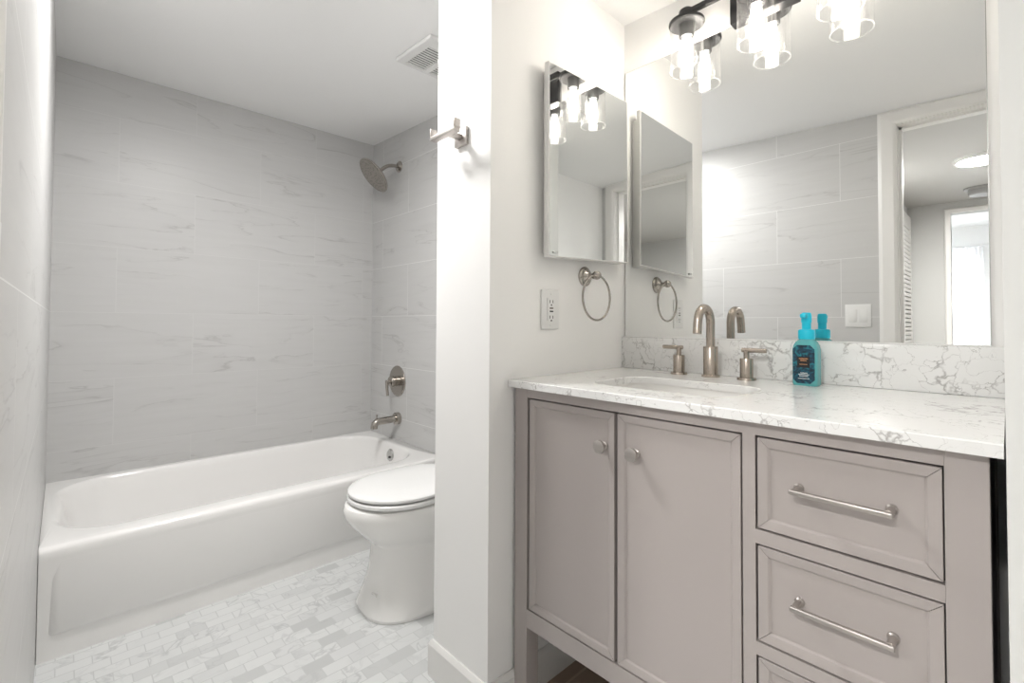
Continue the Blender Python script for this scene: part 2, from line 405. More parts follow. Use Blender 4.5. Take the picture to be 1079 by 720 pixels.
# baseboard round the partition end
def baseboard(path, t, h, name):
    """path: list of (x,y,nx,ny) corner points with outward mitre offsets"""
    m = MB(); rs = []
    for x, y, nx, ny in path:
        rs.append([(x + nx * d, y + ny * d, z) for d, z in base_profile(t, h)])
    m.rings(rs, True, True, True); return struct(m.done(name, M['trim'], smooth=False))
baseboard([(XP, YPB, 0, 1), (XE, YPB, -1, 1), (XE, YV, -1, -1), (XP, YV, 0, -1)], 0.012, 0.105, 'baseboard_partition')
baseboard([(XP, YR, 0, 1), (XE, YR, -1, 1), (XE, YN, -1, 0)], 0.012, 0.105, 'baseboard_return')
struct(MB().box(XP - .012, XP, YR, YV, 0.006, 0.105, .003).done('baseboard_mirror_side', M['trim'], smooth=False))

# door casing + jamb of the doorway in the left wall
cs = MB()
ct = 0.018
prof = [(0, 0), (0, ct * .7), (.012, ct), (.058, ct * .85), (.074, ct * .4), (.074, 0)]
for side in (0, 1):
    x = XL if side == 0 else XL - WT; sg = 1 if side == 0 else -1
    w = [[(x + sg * d, DY1 + e, 0) for e, d in prof], [(x + sg * d, DY1 + e, DZ + e) for e, d in prof],
         [(x + sg * d, DY0 - e, DZ + e) for e, d in prof], [(x + sg * d, DY0 - e, 0) for e, d in prof]]
    cs.rings(w, True, True, True)
struct(cs.done('trim_1', M['trim'], smooth=False))
jm = MB().box(XL - WT - .001, XL + .001, DY1 - .004, DY1 + .003, 0, DZ + .003).box(XL - WT - .001, XL + .001, DY0 - .003, DY0 + .004, 0, DZ + .003).box(XL - WT - .001, XL + .001, DY0, DY1, DZ - .004, DZ + .003)
jm.box(XL - .075, XL - .04, DY1 - .016, DY1 - .004, 0, DZ - .004).box(XL - .075, XL - .04, DY0 + .004, DY0 + .016, 0, DZ - .004).box(XL - .075, XL - .04, DY0 + .004, DY1 - .004, DZ - .016, DZ - .004)
struct(jm.done('trim_2', M['trim'], smooth=False))

# ------------------------------------------------------------------ hall and far room (seen in the mirrors)
HX, HZ = -2.42, 2.08
x0h = XL - WT
struct(MB().box(-5.2, x0h, -1.6, 1.6, -.06, 0).done('floor_hall', M['wood'], smooth=False))
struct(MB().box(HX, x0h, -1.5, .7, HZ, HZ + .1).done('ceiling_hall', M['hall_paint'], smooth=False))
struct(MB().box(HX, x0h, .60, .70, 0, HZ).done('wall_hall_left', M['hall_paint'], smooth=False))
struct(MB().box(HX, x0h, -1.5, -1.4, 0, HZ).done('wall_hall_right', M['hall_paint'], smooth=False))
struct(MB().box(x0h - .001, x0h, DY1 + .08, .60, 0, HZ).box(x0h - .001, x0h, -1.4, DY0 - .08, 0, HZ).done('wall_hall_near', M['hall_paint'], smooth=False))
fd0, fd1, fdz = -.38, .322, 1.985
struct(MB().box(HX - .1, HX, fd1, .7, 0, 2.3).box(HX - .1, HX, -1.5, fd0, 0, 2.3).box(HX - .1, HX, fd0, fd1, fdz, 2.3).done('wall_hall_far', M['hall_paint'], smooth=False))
c2 = MB()
pr2 = [(0, 0), (0, .014), (.03, .018), (.042, .008), (.042, 0)]
c2.rings([[(HX + d, fd1 + e, 0) for e, d in pr2], [(HX + d, fd1 + e, fdz + e) for e, d in pr2], [(HX + d, fd0 - e, fdz + e) for e, d in pr2], [(HX + d, fd0 - e, 0) for e, d in pr2]], True, True, True)
struct(c2.done('trim_3', M['trim'], smooth=False))
struct(MB().box(-5.1, HX - .1, -1.6, 1.6, 2.25, 2.35).done('ceiling_far_room', M['ceil'], smooth=False))
struct(MB().box(-5.1, HX - .1, 1.5, 1.6, 0, 2.25).done('wall_far_room_left', M['paint'], smooth=False))
struct(MB().box(-5.1, HX - .1, -1.6, -1.5, 0, 2.25).done('wall_far_room_right', M['paint'], smooth=False))
wy0, wy1, wz0, wz1 = .22, 1.25, .5, 1.92
struct(MB().box(-5.1, -5.0, -1.5, wy0, 0, 2.25).box(-5.1, -5.0, wy1, 1.5, 0, 2.25).box(-5.1, -5.0, wy0, wy1, 0, wz0).box(-5.1, -5.0, wy0, wy1, wz1, 2.25).done('wall_far_room_back', M['paint'], smooth=False))
wf = struct(MB().box(-5.07, -5.03, wy0, wy1, wz0, wz0 + .04).box(-5.07, -5.03, wy0, wy1, wz1 - .04, wz1).box(-5.07, -5.03, wy0, wy0 + .04, wz0, wz1).box(-5.07, -5.03, wy1 - .04, wy1, wz0, wz1).done('window_1', M['trim'], smooth=False))
MB().box(-5.055, -5.045, wy0 + .04, wy1 - .04, wz0 + .04, wz1 - .04).done('pane', M['glass'], wf, smooth=False)

# sheer curtain hanging from a rod over the window
t = thing('sheer_curtain', 'sheer white curtain over the bright window, seen in the mirror through two doorways', 'curtain', (-4.93, .7, 0.05))
m = MB(); n = 150; rr = []
for z in (0.06, 1.0, 1.97, 2.0):
    rr.append([(-4.93 + .018 * math.sin(k * 1.25) * (1 if z < 1.9 else .4), .196 + 1.15 * k / n, z) for k in range(n + 1)])
m.rings(rr, False); m.done('cloth', M['curtain'], t)
MB().tube([(-4.93, .15, 2.0), (-4.93, 1.4, 2.0)], .008).done('rod', M['white'], t)

# louvered closet door on the hall side wall
t = thing('louvered_door', 'white louvered closet door on the hall side wall, seen edge-on in the mirror', 'door', (-2.0, .60, 0))
lx0, lx1 = -2.36, -1.86
m = MB().box(lx0, lx0 + .05, .568, .598, .01, 1.98, .003).box(lx1 - .05, lx1, .568, .598, .01, 1.98, .003)
m.box(lx0 + .05, lx1 - .05, .568, .598, .01, .15, .003).box(lx0 + .05, lx1 - .05, .568, .598, 1.86, 1.98, .003)
m.done('frame', M['trim'], t, smooth=False)
m = MB()
for k in range(48):
    z = .17 + k * .0352
    m.box(lx0 + .05, lx1 - .05, .566, .598, z, z + .024, rot=Matrix.Rotation(math.radians(10), 3, 'X'))
m.done('slats', M['trim'], t, smooth=False)

# hall ceiling light + smoke detector
t = thing('hall_ceiling_light', 'round lit disc light on the hall ceiling, seen in the mirror above the smoke detector', 'ceiling light', (-1.12, .10, HZ))
MB().lathe([(.13, 0), (.13, -.012), (.125, -.02), (.115, -.022), (.115, -.012)], (-1.12, .10, HZ), cap=False).done('rim', M['white'], t)
MB().lathe([(.114, -.014), (.10, -.02), (0.0, -.024)], (-1.12, .10, HZ)).done('lens', M['halldisc'], t)
t = thing('smoke_detector', 'round grey smoke detector under the hall ceiling, seen in the mirror', 'smoke detector', (-2.0, .12, HZ))
MB().lathe([(.105, 0), (.105, -.008), (.10, -.012), (.08, -.014)], (-2.0, .12, HZ)).done('base', M['grey'], t)
MB().lathe([(.078, -.012), (.078, -.045), (.07, -.055), (.0, -.058)], (-2.0, .12, HZ)).done('cover', M['grey'], t)

# ------------------------------------------------------------------ bathtub
t = thing('bathtub', 'white alcove bathtub along the grey tiled back wall', 'bathtub', ((XL + XP) / 2, (YT + YB) / 2, 0))
x0, x1, y0, y1, ZR = XL + .001, XP - .001, YT, YB - .001, 0.352
m = MB()
ix0, ix1, iy0, iy1 = XL + .038, 1.392, YT + .095, YB - .042
R = [rrect(x0, x1, y0 + .012, y1, .003, 0), rrect(x0, x1, y0 + .012, y1, .003, .08), rrect(x0, x1, y0 + .007, y1, .003, .24),
     rrect(x0, x1, y0 + .001, y1, .003, .315), rrect(x0, x1, y0, y1, .003, ZR - .016), rrect(x0, x1, y0 + .004, y1, .003, ZR - .006),
     rrect(x0, x1, y0 + .012, y1, .003, ZR - .001), rrect(x0, x1, y0 + .022, y1, .003, ZR)]
# basin rings: (inset left, right, front/back, radius, z)
for dl, dr, df, db, r, z in ((-.014, -.014, -.014, -.010, .20, ZR), (-.006, -.006, -.006, -.004, .195, ZR - .001), (0.0, .0, 0, 0, .19, ZR - .005), (.006, .004, .005, .005, .185, ZR - .014),
                             (.014, .008, .010, .010, .18, ZR - .03), (.03, .015, .02, .02, .178, ZR - .10), (.06, .03, .04, .04, .172, .15), (.11, .06, .065, .06, .165, .10),
                             (.17, .10, .10, .09, .15, .073), (.28, .16, .16, .14, .11, .062)):
    R.append(rrect(ix0 + dl, ix1 - dr, iy0 + df, iy1 - db, r, z))
m.rings(R, True, False, True)
# raised apron panel, flush towards the rim
zz = [(.070, -.006), (.078, .002), (.092, .008), (.30, .008), (.330, .009), (.336, .002)]
px0, px1 = -.022, 1.42
rs = []
for z, d in zz:
    rs.append([(px0, YT + .016, z), (px0 + .012, YT + .012 - d * .75, z), (px0 + .030, YT + .010 - d, z), (px1 - .030, YT + .010 - d, z), (px1 - .012, YT + .012 - d * .75, z), (px1, YT + .016, z)])
b2 = MB(); b2.rings(rs, True, True, True)
m.merge(b2.bm)
m.done('shell', M['tub'], t, ang=62)
ov = MB().lathe([(.034, 0), (.034, .006), (.030, .011), (.012, .013), (.0, .013)], (1.383, 2.464, .292), (-1, 0, .12))
ovo = ov.done('overflow_plate', M['drain'], t)
MB().lathe([(.006, 0), (.006, .006), (.0, .007)], (1.3705, 2.455, .284), (-1, 0, .12), 12).done('screw', M['slot'], ovo)
MB().lathe([(.03, 0), (.03, .004), (.02, .006), (0, .006)], (1.16, 2.46, .062)).done('drain', M['drain'], t)

# ------------------------------------------------------------------ toilet
TY = 1.615
t = thing('toilet', 'white elongated toilet beside the bathtub, lid closed', 'toilet', (1.1, TY, 0))
def egg(xf, xb, w, z, n=44, ef=2.0, eb=2.6, xc=None):
    xf += .02
    xc = xc if xc is not None else xf + (xb - xf) * .45; pts = []
    for i in range(n):
        a = 2 * PI * i / n; ca, sa = math.cos(a), math.sin(a)
        e = ef if ca < 0 else eb
        x = abs(ca) ** (2 / e) * (xc - xf if ca < 0 else xb - xc) * (1 if ca > 0 else -1)
        y = abs(sa) ** (2 / e) * w * (1 if sa > 0 else -1)
        pts.append((xc + x, TY + y, z))
    return pts
m = MB()
m.rings([egg(.783, 1.44, .166, 0, ef=2.9, eb=4), egg(.780, 1.44, .169, .012, ef=2.9, eb=4), egg(.790, 1.44, .162, .04, ef=2.8, eb=4), egg(.806, 1.44, .148, .085, ef=2.7, eb=4),
         egg(.818, 1.44, .142, .14, ef=2.6, eb=4), egg(.824, 1.44, .140, .20, ef=2.5, eb=4), egg(.824, 1.44, .141, .236, ef=2.4, eb=4), egg(.812, 1.44, .150, .250, ef=2.2, eb=4), egg(.790, 1.44, .163, .268, ef=2.15, eb=4),
         egg(.758, 1.44, .177, .302, ef=2.1, eb=4), egg(.730, 1.44, .188, .335, ef=2.05, eb=4), egg(.715, 1.44, .194, .360, ef=2.0, eb=4), egg(.713, 1.44, .194, .380, ef=2.0, eb=4),
         egg(.719, 1.44, .190, .393, ef=2.0, eb=4), egg(.735, 1.44, .182, .398, ef=2.0, eb=4), egg(.75, 1.43, .17, .3985, ef=2.0, eb=4)], True, True, True)
bowl = m.done('bowl', M['porcelain'], t)
MB().box(.822, .838, TY - .05, TY - .02, .075, .083, .003).done('seam', M['porcelain'], bowl)
def seat_like(name, xf, xb, w, z0, z1, dome=0.0):
    m = MB(); r = .006
    R = [egg(xf + r, xb - r, w - r, z0, eb=3.2), egg(xf + .001, xb - .001, w - .001, z0 + r * .6, eb=3.2), egg(xf, xb, w, (z0 + z1) / 2, eb=3.2), egg(xf + .001, xb - .001, w - .001, z1 - r * .6, eb=3.2), egg(xf + r, xb - r, w - r, z1, eb=3.2)]
    if dome:
        for f, h in ((.03, .3), (.07, .7), (.12, .95), (.2, 1.0)): R.append(egg(xf + f, xb - f * .7, w - f * .75, z1 + dome * h, eb=3.2))
    m.rings(R, True, True, True); return m.done(name, M['seat'], t)
seat_like('seat', .731, 1.20, .184, .402, .420)
seat_like('lid', .733, 1.215, .183, .424, .440, .010)
for dy in (-.07, .07):
    MB().tube([(1.225, TY + dy - .02, .42), (1.225, TY + dy + .02, .42)], .014).done('hinge', M['seat'], t)
m = MB(); m.rings([rrect(1.30, 1.455, TY - .18, TY + .18, .04, .395), rrect(1.295, 1.457, TY - .195, TY + .195, .04, .55), rrect(1.293, 1.459, TY - .20, TY + .20, .04, .70)], True, True, True)
m.done('tank', M['porcelain'], t)
MB().box(1.287, 1.462, TY - .207, TY + .207, .70, .735, .012, 3).done('tank_lid', M['porcelain'], t)
MB().tube([(1.295, TY + .14, .655), (1.275, TY + .14, .655), (1.272, TY + .10, .65), (1.272, TY + .06, .645)], .007).done('flush_lever', M['chrome'], t)

# ------------------------------------------------------------------ shower fittings
SY = 2.543
t = thing('rain_shower', 'round rain shower head on a curved arm high on the tiled plumbing wall', 'shower head', (XP, SY, 2.0))
MB().lathe([(.034, 0), (.034, .004), (.026, .012), (.014, .016), (.0, .016)], (XP, SY, 2.004), (-1, 0, 0)).done('flange', M['satin'], t)
hc = Vector((1.296, 2.545, 1.915)); nrm = Vector((-.74, .10, -.66)).normalized()
a0, a3 = Vector((XP, SY, 2.004)), hc - nrm * .045
pts = []
for i in range(15):
    u = i / 14; p1 = a0 + Vector((-.085, 0, .0)); p2 = a3 - nrm * .05
    pts.append(a0 * (1 - u) ** 3 + p1 * 3 * u * (1 - u) ** 2 + p2 * 3 * u * u * (1 - u) + a3 * u ** 3)
MB().tube(pts, .0105).done('arm', M['satin'], t)
hd = MB().lathe([(.0, -.05), (.016, -.05), (.018, -.03), (.03, -.022), (.08, -.014), (.106, -.008), (.110, -.002), (.110, .002), (.106, .004)], hc, nrm, 48).done('head', M['satin'], t)
MB().lathe([(.104, .0035), (.104, .0055), (.0, .0065)], hc, nrm, 48).done('nozzle_plate', M['nozzle'], hd)

t = thing('shower_valve', 'round shower valve plate with lever handle above the tub spout', 'shower valve', (XP, 2.54, .704))
vo = (XP, 2.54, .704)
MB().lathe([(.092, 0), (.092, .003), (.088, .007), (.03, .010), (.0, .010)], vo, (-1, 0, 0), 48).done('escutcheon', M['satin'], t)
MB().lathe([(.030, .009), (.030, .022), (.027, .023), (.027, .027), (.031, .028), (.031, .048), (.028, .052), (.010, .053), (.0085, .066), (.0085, .078), (.0, .079)], vo, (-1, 0, 0), 32).done('hub', M['satin'], t)
MB().tube([(XP - .070, 2.54, .714), (XP - .072, 2.54, .70), (XP - .070, 2.54, .66), (XP - .066, 2.54, .622)], [.0095, .009, .0085, .0085], 14).done('lever', M['satin'], t)

t = thing('tub_spout', 'brushed tub spout jutting from the tiled wall over the tub rim', 'tub spout', (XP, 2.525, .483))
so = Vector((XP, 2.525, .483))
MB().lathe([(.036, 0), (.036, .022), (.033, .025), (.022, .026), (.0, .026)], so, (-1, 0, 0)).done('flange', M['satin'], t)
MB().tube([so + Vector((-.02, 0, 0)), so + Vector((-.125, 0, -.002)), so + Vector((-.142, 0, -.004)), so + Vector((-.152, 0, -.012)), so + Vector((-.157, 0, -.026)), so + Vector((-.158, 0, -.04))], [.021, .021, .021, .0205, .02, .02], 20).done('spout', M['satin'], t)
MB().lathe([(.004, .015), (.004, .03), (.006, .031), (.006, .038), (.0, .04)], so + Vector((-.142, 0, 0)), (0, 0, 1), 14).done('diverter_knob', M['satin'], t)

# ------------------------------------------------------------------ exhaust vent in the sloping ceiling
vz = zc(1.67)
t = thing('exhaust_vent', 'white slatted exhaust fan grille in the ceiling above the toilet', 'vent', (1.14, 1.65, vz))
tilt = Matrix.Rotation(math.atan(.043), 3, 'X')
vx0, vx1, vy0, vy1 = 1.0, 1.28, 1.515, 1.775
def vb(m, xa, xb, ya, yb, za, zb, bev=0, rx=0):
    b = MB(); b.box(xa, xb, ya, yb, vz + za, vz + zb, bev, rot=Matrix.Rotation(rx, 3, 'X') if rx else None)
    bmesh.ops.rotate(b.bm, verts=b.bm.verts, cent=Vector((1.14, 1.67, vz)), matrix=tilt)
    m.merge(b.bm)
m = MB()
vb(m, vx0, vx0 + .038, vy0, vy1, -.016, 0, .004); vb(m, vx1 - .038, vx1, vy0, vy1, -.016, 0, .004)
vb(m, vx0 + .03, vx1 - .03, vy0, vy0 + .062, -.016, 0, .004); vb(m, vx0 + .03, vx1 - .03, vy1 - .018, vy1, -.016, 0, .004)
vb(m, 1.128, 1.154, vy0 + .05, vy1 - .01, -.015, 0, .002)
m.done('frame', M['white'], t, smooth=False)
m = MB(); vb(m, vx0 + .03, vx1 - .03, vy0 + .05, vy1 - .015, -.003, -.001); m.done('cavity', M['ventdark'], t, smooth=False)
for k in range(11):
    y = vy0 + .067 + k * .0165
    m = MB()
    for xa, xb in ((vx0 + .036, 1.130), (1.152, vx1 - .036)): vb(m, xa, xb, y, y + .0085, -.0125, -.0105)
    m.done('slat', M['white'], t, smooth=False)

# ------------------------------------------------------------------ ceiling disc light over the bathing area (just above the frame)
t = thing('bathroom_ceiling_light', 'round white disc light on the bathroom ceiling in front of the bathtub', 'ceiling light', (.44, 1.54, zc(1.54)))
lz = zc(1.54) + .004
MB().lathe([(.15, .004), (.15, -.024), (.143, -.03), (.135, -.03), (.135, -.018)], (.44, 1.54, lz), cap=False).done('rim', M['white'], t)
MB().lathe([(.134, -.02), (.126, -.030), (.10, -.038), (.06, -.043), (.0, -.045)], (.44, 1.54, lz)).done('lens', M['disc'], t)

# ------------------------------------------------------------------ robe hook
t = thing('robe_hook', 'brushed metal double robe hook high on the end of the white partition', 'hook', (XE, 1.075, 1.587))
MB().box(XE - .011, XE, 1.049, 1.101, 1.561, 1.613, .0015).done('base_plate', M['pull'], t)
MB().box(.765, XE - .008, 1.064, 1.084, 1.579, 1.591, .0015).done('stem', M['pull'], t)
m = MB().box(.753, .775, 1.024, 1.140, 1.577, 1.589, .0015).box(.753, .775, 1.024, 1.029, 1.585, 1.612, .0012).box(.753, .775, 1.135, 1.140, 1.585, 1.612, .0012)
m.done('cross_bar', M['pull'], t)

# ------------------------------------------------------------------ vanity cabinet
VY0, VY1, XF = .020, .9426, .9102
t = thing('vanity_cabinet', 'taupe bathroom vanity cabinet with two doors, three drawers and square legs', 'vanity', ((XF + XP) / 2, .48, 0))
LW = .046
for ya in (VY0, VY1 - LW):
    for xa in (XF, XP - LW - .02):
        MB().box(xa, xa + LW, ya, ya + LW, 0.006, ZCB - .001, .0012).done('leg', M['vanity'], t, smooth=False)
yd1, yd2, yd3, yw1, yw2 = .8925, .6161, .3408, .3188, .0643
zdt, zw1, zw2, zw3, zw4, zdb, zrb = .8544, .6858, .6611, .4866, .4635, .2904, .2428
fr = MB()
fx0, fx1 = XF + .0005, XF + .020
fr.box(fx0, fx1, VY0 + LW, VY1 - LW, zdt, ZCB - .001)                          # top rail
fr.box(fx0, fx1, VY0 + LW, VY1 - LW, zrb, zdb)                                # bottom rail
fr.box(fx0, fx1, yw1, yd3, zdb, zdt)                                          # stile between doors and drawers
fr.box(fx0, fx1, VY0 + LW, yw1, zw2, zw1); fr.box(fx0, fx1, VY0 + LW, yw1, zw4, zw3)
fr.box(XF + LW, XP - .03, VY0 + .004, VY0 + .02, zrb, ZCB - .001); fr.box(XF + LW, XP - .03, VY1 - .02, VY1 - .004, zrb, ZCB - .001)
fr.done('frame', M['vanity'], t, smooth=False)
MB().box(XF + .024, XP - .022, VY0 + .021, VY1 - .021, zrb + .004, ZCB - .14).done('carcass', M['dark'], t, smooth=False)
def inset(name, ya, yb, za, zb, w=.021):
    """inset front with a mitred sloping border and a flat sunk panel"""
    g = .0036; ya += g; yb -= g; za += g; zb -= g
    X = XF + .0008
    def loop(d, x): return [(x, ya + d, za + d), (x, yb - d, za + d), (x, yb - d, zb - d), (x, ya + d, zb - d)]
    m = MB(); m.rings([loop(0, X + .019), loop(0, X + .0062)], True, True, True)
    q = .0006                                             # open mitre joint at each corner
    prof = [(.0, .0062), (.0, .0008), (.0008, 0), (w - .005, .0022), (w - .002, .0050), (w - .0012, .0052), (w - .0012, .0062)]
    for fy, horizontal in ((0, 1), (1, 1), (0, 0), (1, 0)):
        ends = []
        for en in (0, 1):
            sec = []
            for d, x in prof:
                along = d + q
                if horizontal: p = (X + x, (ya + along) if en == 0 else (yb - along), (za + d) if fy == 0 else (zb - d))
                else: p = (X + x, (ya + d) if fy == 0 else (yb - d), (za + along) if en == 0 else (zb - along))
                sec.append(p)
            ends.append(sec)
        m.rings(ends, True, True, True)
    return m.done(name, M['vanity'], t, smooth=False)
def knob(par, y, z):
    MB().lathe([(.009, 0), (.009, .002), (.0055, .004), (.005, .012), (.0075, .016), (.0145, .018), (.0155, .021), (.0150, .025), (.010, .027), (.0, .0275)], (XF + .006, y, z), (-1, 0, 0), 28).done('knob', M['pull'], par)
def pull(par, ya, yb, z):
    x = XF - .026; m = MB()
    m.box(x - .0045, x + .0045, ya, yb, z - .0045, z + .0045, .003, 3)
    for y in (ya + .0065, yb - .0065):
        m.lathe([(.0078, 0), (.0078, .003), (.0056, .006), (.0056, .03)], (XF + .006, y, z), (-1, 0, 0), 20)
    m.done('pull', M['pull'], par)
d = inset('door', yd2 + .0006, yd1, zdb, zdt); knob(d, .650, .772)
d = inset('door', yd3, yd2 - .0006, zdb, zdt); knob(d, .566, .771)
d = inset('drawer', yw2, yw1, zw1, zdt); pull(d, .119, .257, .775)
d = inset('drawer', yw2, yw1, zw3, zw2); pull(d, .119, .257, .583)
d = inset('drawer', yw2, yw1, zdb, zw4); pull(d, .119, .257, .388)

# ------------------------------------------------------------------ countertop, backsplash, sink
CX0, CX1, CY0, CY1 = .8902, XP - .001, YR + .002, YV - .001
hx0, hx1, hy0, hy1, hr = 1.00, 1.245, .405, .768, .06
m = MB()
R = [rrect(CX0 + .0, CX1, CY0, CY1, .001, ZCB), rrect(CX0, CX1, CY0, CY1, .001, ZCT - .002), rrect(CX0 + .002, CX1, CY0, CY1, .001, ZCT),
     rrect(hx0 - .002, hx1 + .002, hy0 - .002, hy1 + .002, hr, ZCT), rrect(hx0, hx1, hy0, hy1, hr, ZCT - .002), rrect(hx0, hx1, hy0, hy1, hr, ZCB)]
R.append(R[0]); m.rings(R, True); bmesh.ops.remove_doubles(m.bm, verts=m.bm.verts, dist=1e-6)
tag(m.done('countertop', M['quartz'], loc=(1.18, .48, ZCB)), 'white quartz countertop with grey veins on the taupe vanity', 'countertop')
tag(MB().box(XP - .0205, XP - .0005, CY0, CY1, ZCT + .0005, 1.008, .0012).done('backsplash', M['quartz'], loc=(XP, .48, ZCT)), 'low veined quartz backsplash strip under the wall mirror', 'backsplash')
t = thing('sink_basin', 'white undermount sink basin sunk in the quartz countertop', 'sink', (1.12, .605, .74))
m = MB(); e = .006
m.rings([rrect(hx0 - .02, hx1 + .02, hy0 - .02, hy1 + .02, hr, ZCB - .0005), rrect(hx0 - e, hx1 + e, hy0 - e, hy1 + e, hr, ZCB - .0005), rrect(hx0 - e + .001, hx1 + e - .001, hy0 - e, hy1 + e, hr, ZCB - .01),
         rrect(hx0 + .004, hx1 - .004, hy0 + .004, hy1 - .004, hr, ZCB - .09), rrect(hx0 + .02, hx1 - .02, hy0 + .02, hy1 - .02, hr * .9, ZCB - .125), rrect(hx0 + .05, hx1 - .05, hy0 + .05, hy1 - .05, hr * .7, ZCB - .132)], True, False, True)
m.done('bowl', M['porcelain'], t)
MB().lathe([(.022, 0), (.022, .003), (.012, .004), (0, .004)], (1.13, .605, ZCB - .132)).done('drain', M['nickel'], t)

# ------------------------------------------------------------------ faucet
FX, FY = 1.386, .607
t = thing('faucet', 'brushed nickel widespread faucet with high arched spout on the countertop behind the sink', 'faucet', (FX, FY, ZCT))
z0 = ZCT
m = MB().lathe([(.0255, 0), (.0255, .005), (.024, .0065), (.0205, .0065), (.0205, .088), (.0195, .0895), (.013, .0895)], (FX, FY, z0), n=36)
rad = .0405; zt = z0 + .2135 - rad - .012
pts = [(FX, FY, z0 + .085), (FX, FY, zt)] + [(FX - rad + rad * math.cos(a), FY, zt + rad * math.sin(a)) for a in [math.radians(x) for x in range(8, 172, 8)]] + [(FX - 2 * rad - .002, FY, zt - .005), (FX - 2 * rad - .006, FY, zt - .033)]
m.tube(pts, .0122, 20); m.done('spout', M['nickel'], t)
for y, sgn in ((.706, 1), (.506, -1)):
    h = MB().lathe([(.0245, 0), (.0245, .005), (.0235, .0065), (.0172, .0065), (.0172, .058), (.0165, .0595), (.0075, .0595), (.0075, .082), (0, .082)], (FX, y, z0), n=32)
    h.tube([(FX, y - sgn * .012, z0 + .083), (FX, y + sgn * .052, z0 + .083)], .0062, 16)
    h.done('handle', M['nickel'], t)

# ------------------------------------------------------------------ soap bottle
SX, SYY = 1.385, .358
t = thing('soap_bottle', 'turquoise foaming hand soap pump bottle with dark label on the countertop', 'soap bottle', (SX, SYY, ZCT))
rz = Matrix.Rotation(math.radians(-3), 3, 'Z')
def orr(w, d, r, z, ch=None):
    pts = rrect(-d, d, -w, w, r, 0, 4)
    return [tuple(rz @ Vector(p) + Vector((SX, SYY, ZCT + z))) for p in pts]
m = MB()
m.rings([orr(.026, .019, .008, .0), orr(.0285, .0215, .009, .004), orr(.0285, .0215, .009, .092), orr(.0265, .020, .010, .103), orr(.022, .017, .011, .112), orr(.0165, .0165, .0155, .117), orr(.0165, .0165, .0155, .122)], True, True, True)
bt = m.done('bottle', M['soap'], t)
def onface(u, v, off):   # u across (to the right seen from the front = -Y), v up
    return tuple(rz @ Vector((-.0215 - off, -u, 0)) + Vector((SX, SYY, ZCT + v)))
def facequad(mb, u0, u1, v0, v1, off, cut=0):
    P = [(u0, v0 + cut), (u0 + cut, v0), (u1 - cut, v0), (u1, v0 + cut), (u1, v1 - cut), (u1 - cut, v1), (u0 + cut, v1), (u0, v1 - cut)] if cut else [(u0, v0), (u1, v0), (u1, v1), (u0, v1)]
    mb.rings([[onface(u, v, 0) for u, v in P], [onface(u, v, off) for u, v in P]], True, True, True)
m = MB(); facequad(m, -.0250, .0245, .006, .103, .0006, .010); lb = m.done('label', M['wrap'], bt, smooth=False)
m = MB(); facequad(m, -.015, .0135, .046, .074, .0010); m.done('label_panel', M['label'], bt, smooth=False)
def marks(rows, mat, name):
    m = MB(); rnd = random.Random(4)
    for v, h, ua, ub in rows:
        u = ua
        while u < ub:
            w = rnd.uniform(.0011, .0019)
            facequad(m, u, min(u + w, ub), v, v + h * rnd.uniform(.8, 1), .0014); u += w + .0007
    m.done(name, mat, bt, smooth=False)
marks([(.0675, .0028, -.0105, .0095), (.0628, .0028, -.0075, .0065), (.0535, .0018, -.0095, .0085)], M['lab_gold'], 'copper_print')
marks([(.0315, .0022, -.008, .008), (.0275, .0022, -.012, .012), (.0235, .0022, -.010, .010), (.0175, .002, -.013, .013)], M['lab_white'], 'white_print')
m = MB().lathe([(.0185, .118), (.0190, .119), (.0190, .138), (.0175, .142), (.0105, .144), (.0105, .160), (.0118, .161), (.0118, .178), (.0105, .184), (.009, .186), (0, .1865)], (SX, SYY, ZCT), n=28)
m.box(SX - .034, SX, SYY - .0065, SYY + .0065, ZCT + .172, ZCT + .183, .003, 2)
m.done('pump', M['teal'], t)

# ------------------------------------------------------------------ wall mirror
t = thing('wall_mirror', 'large frameless wall mirror above the backsplash', 'mirror', (XP, .485, 1.009))
MB().box(XP - .005, XP - .0002, .0255, .9465, 1.009, 1.9616).done('backing', M['mirror_edge'], t, smooth=False)
MB().poly([(XP - .0056, .027, 1.0105), (XP - .0056, .945, 1.0105), (XP - .0056, .945, 1.9605), (XP - .0056, .027, 1.9605)]).done('mirror_glass', M['mirror'], t, smooth=False)

MB().box(XP - .0075, XP - .0002, .0255, .9465, 1.0082, 1.0115, .0008).done('bottom_channel', M['white'], t, smooth=False)

# ------------------------------------------------------------------ medicine cabinet
t = thing('medicine_cabinet', 'shallow mirrored medicine cabinet on the partition beside the wall mirror', 'cabinet', (1.21, YV, 1.25))
MB().box(1.030, 1.405, .928, YV - .0005, 1.262, 1.805, .002).done('box', M['trim'], t, smooth=False)
yd = .910
def door_c(d):   # slightly sagging door, corners as it hangs
    return [(1.007 + d, 1.247 + d), (1.420 - d, 1.265 + d), (1.417 - d, 1.832 - d), (1.008 + d, 1.819 - d)]
m = MB(); m.rings([[(x, .926, z) for x, z in door_c(0)], [(x, yd + .002, z) for x, z in door_c(0)], [(x, yd, z) for x, z in door_c(.002)]], True, True, True)
dr = m.done('mirror_door', M['trim'], t, smooth=False)
MB().poly([(x, yd - .0004, z) for x, z in door_c(.0035)]).done('mirror_glass', M['mirror'], dr, smooth=False)
MB().box(1.026, 1.046, yd - .006, yd - .0008, 1.259, 1.266, .002).done('clip', M['chrome'], dr)

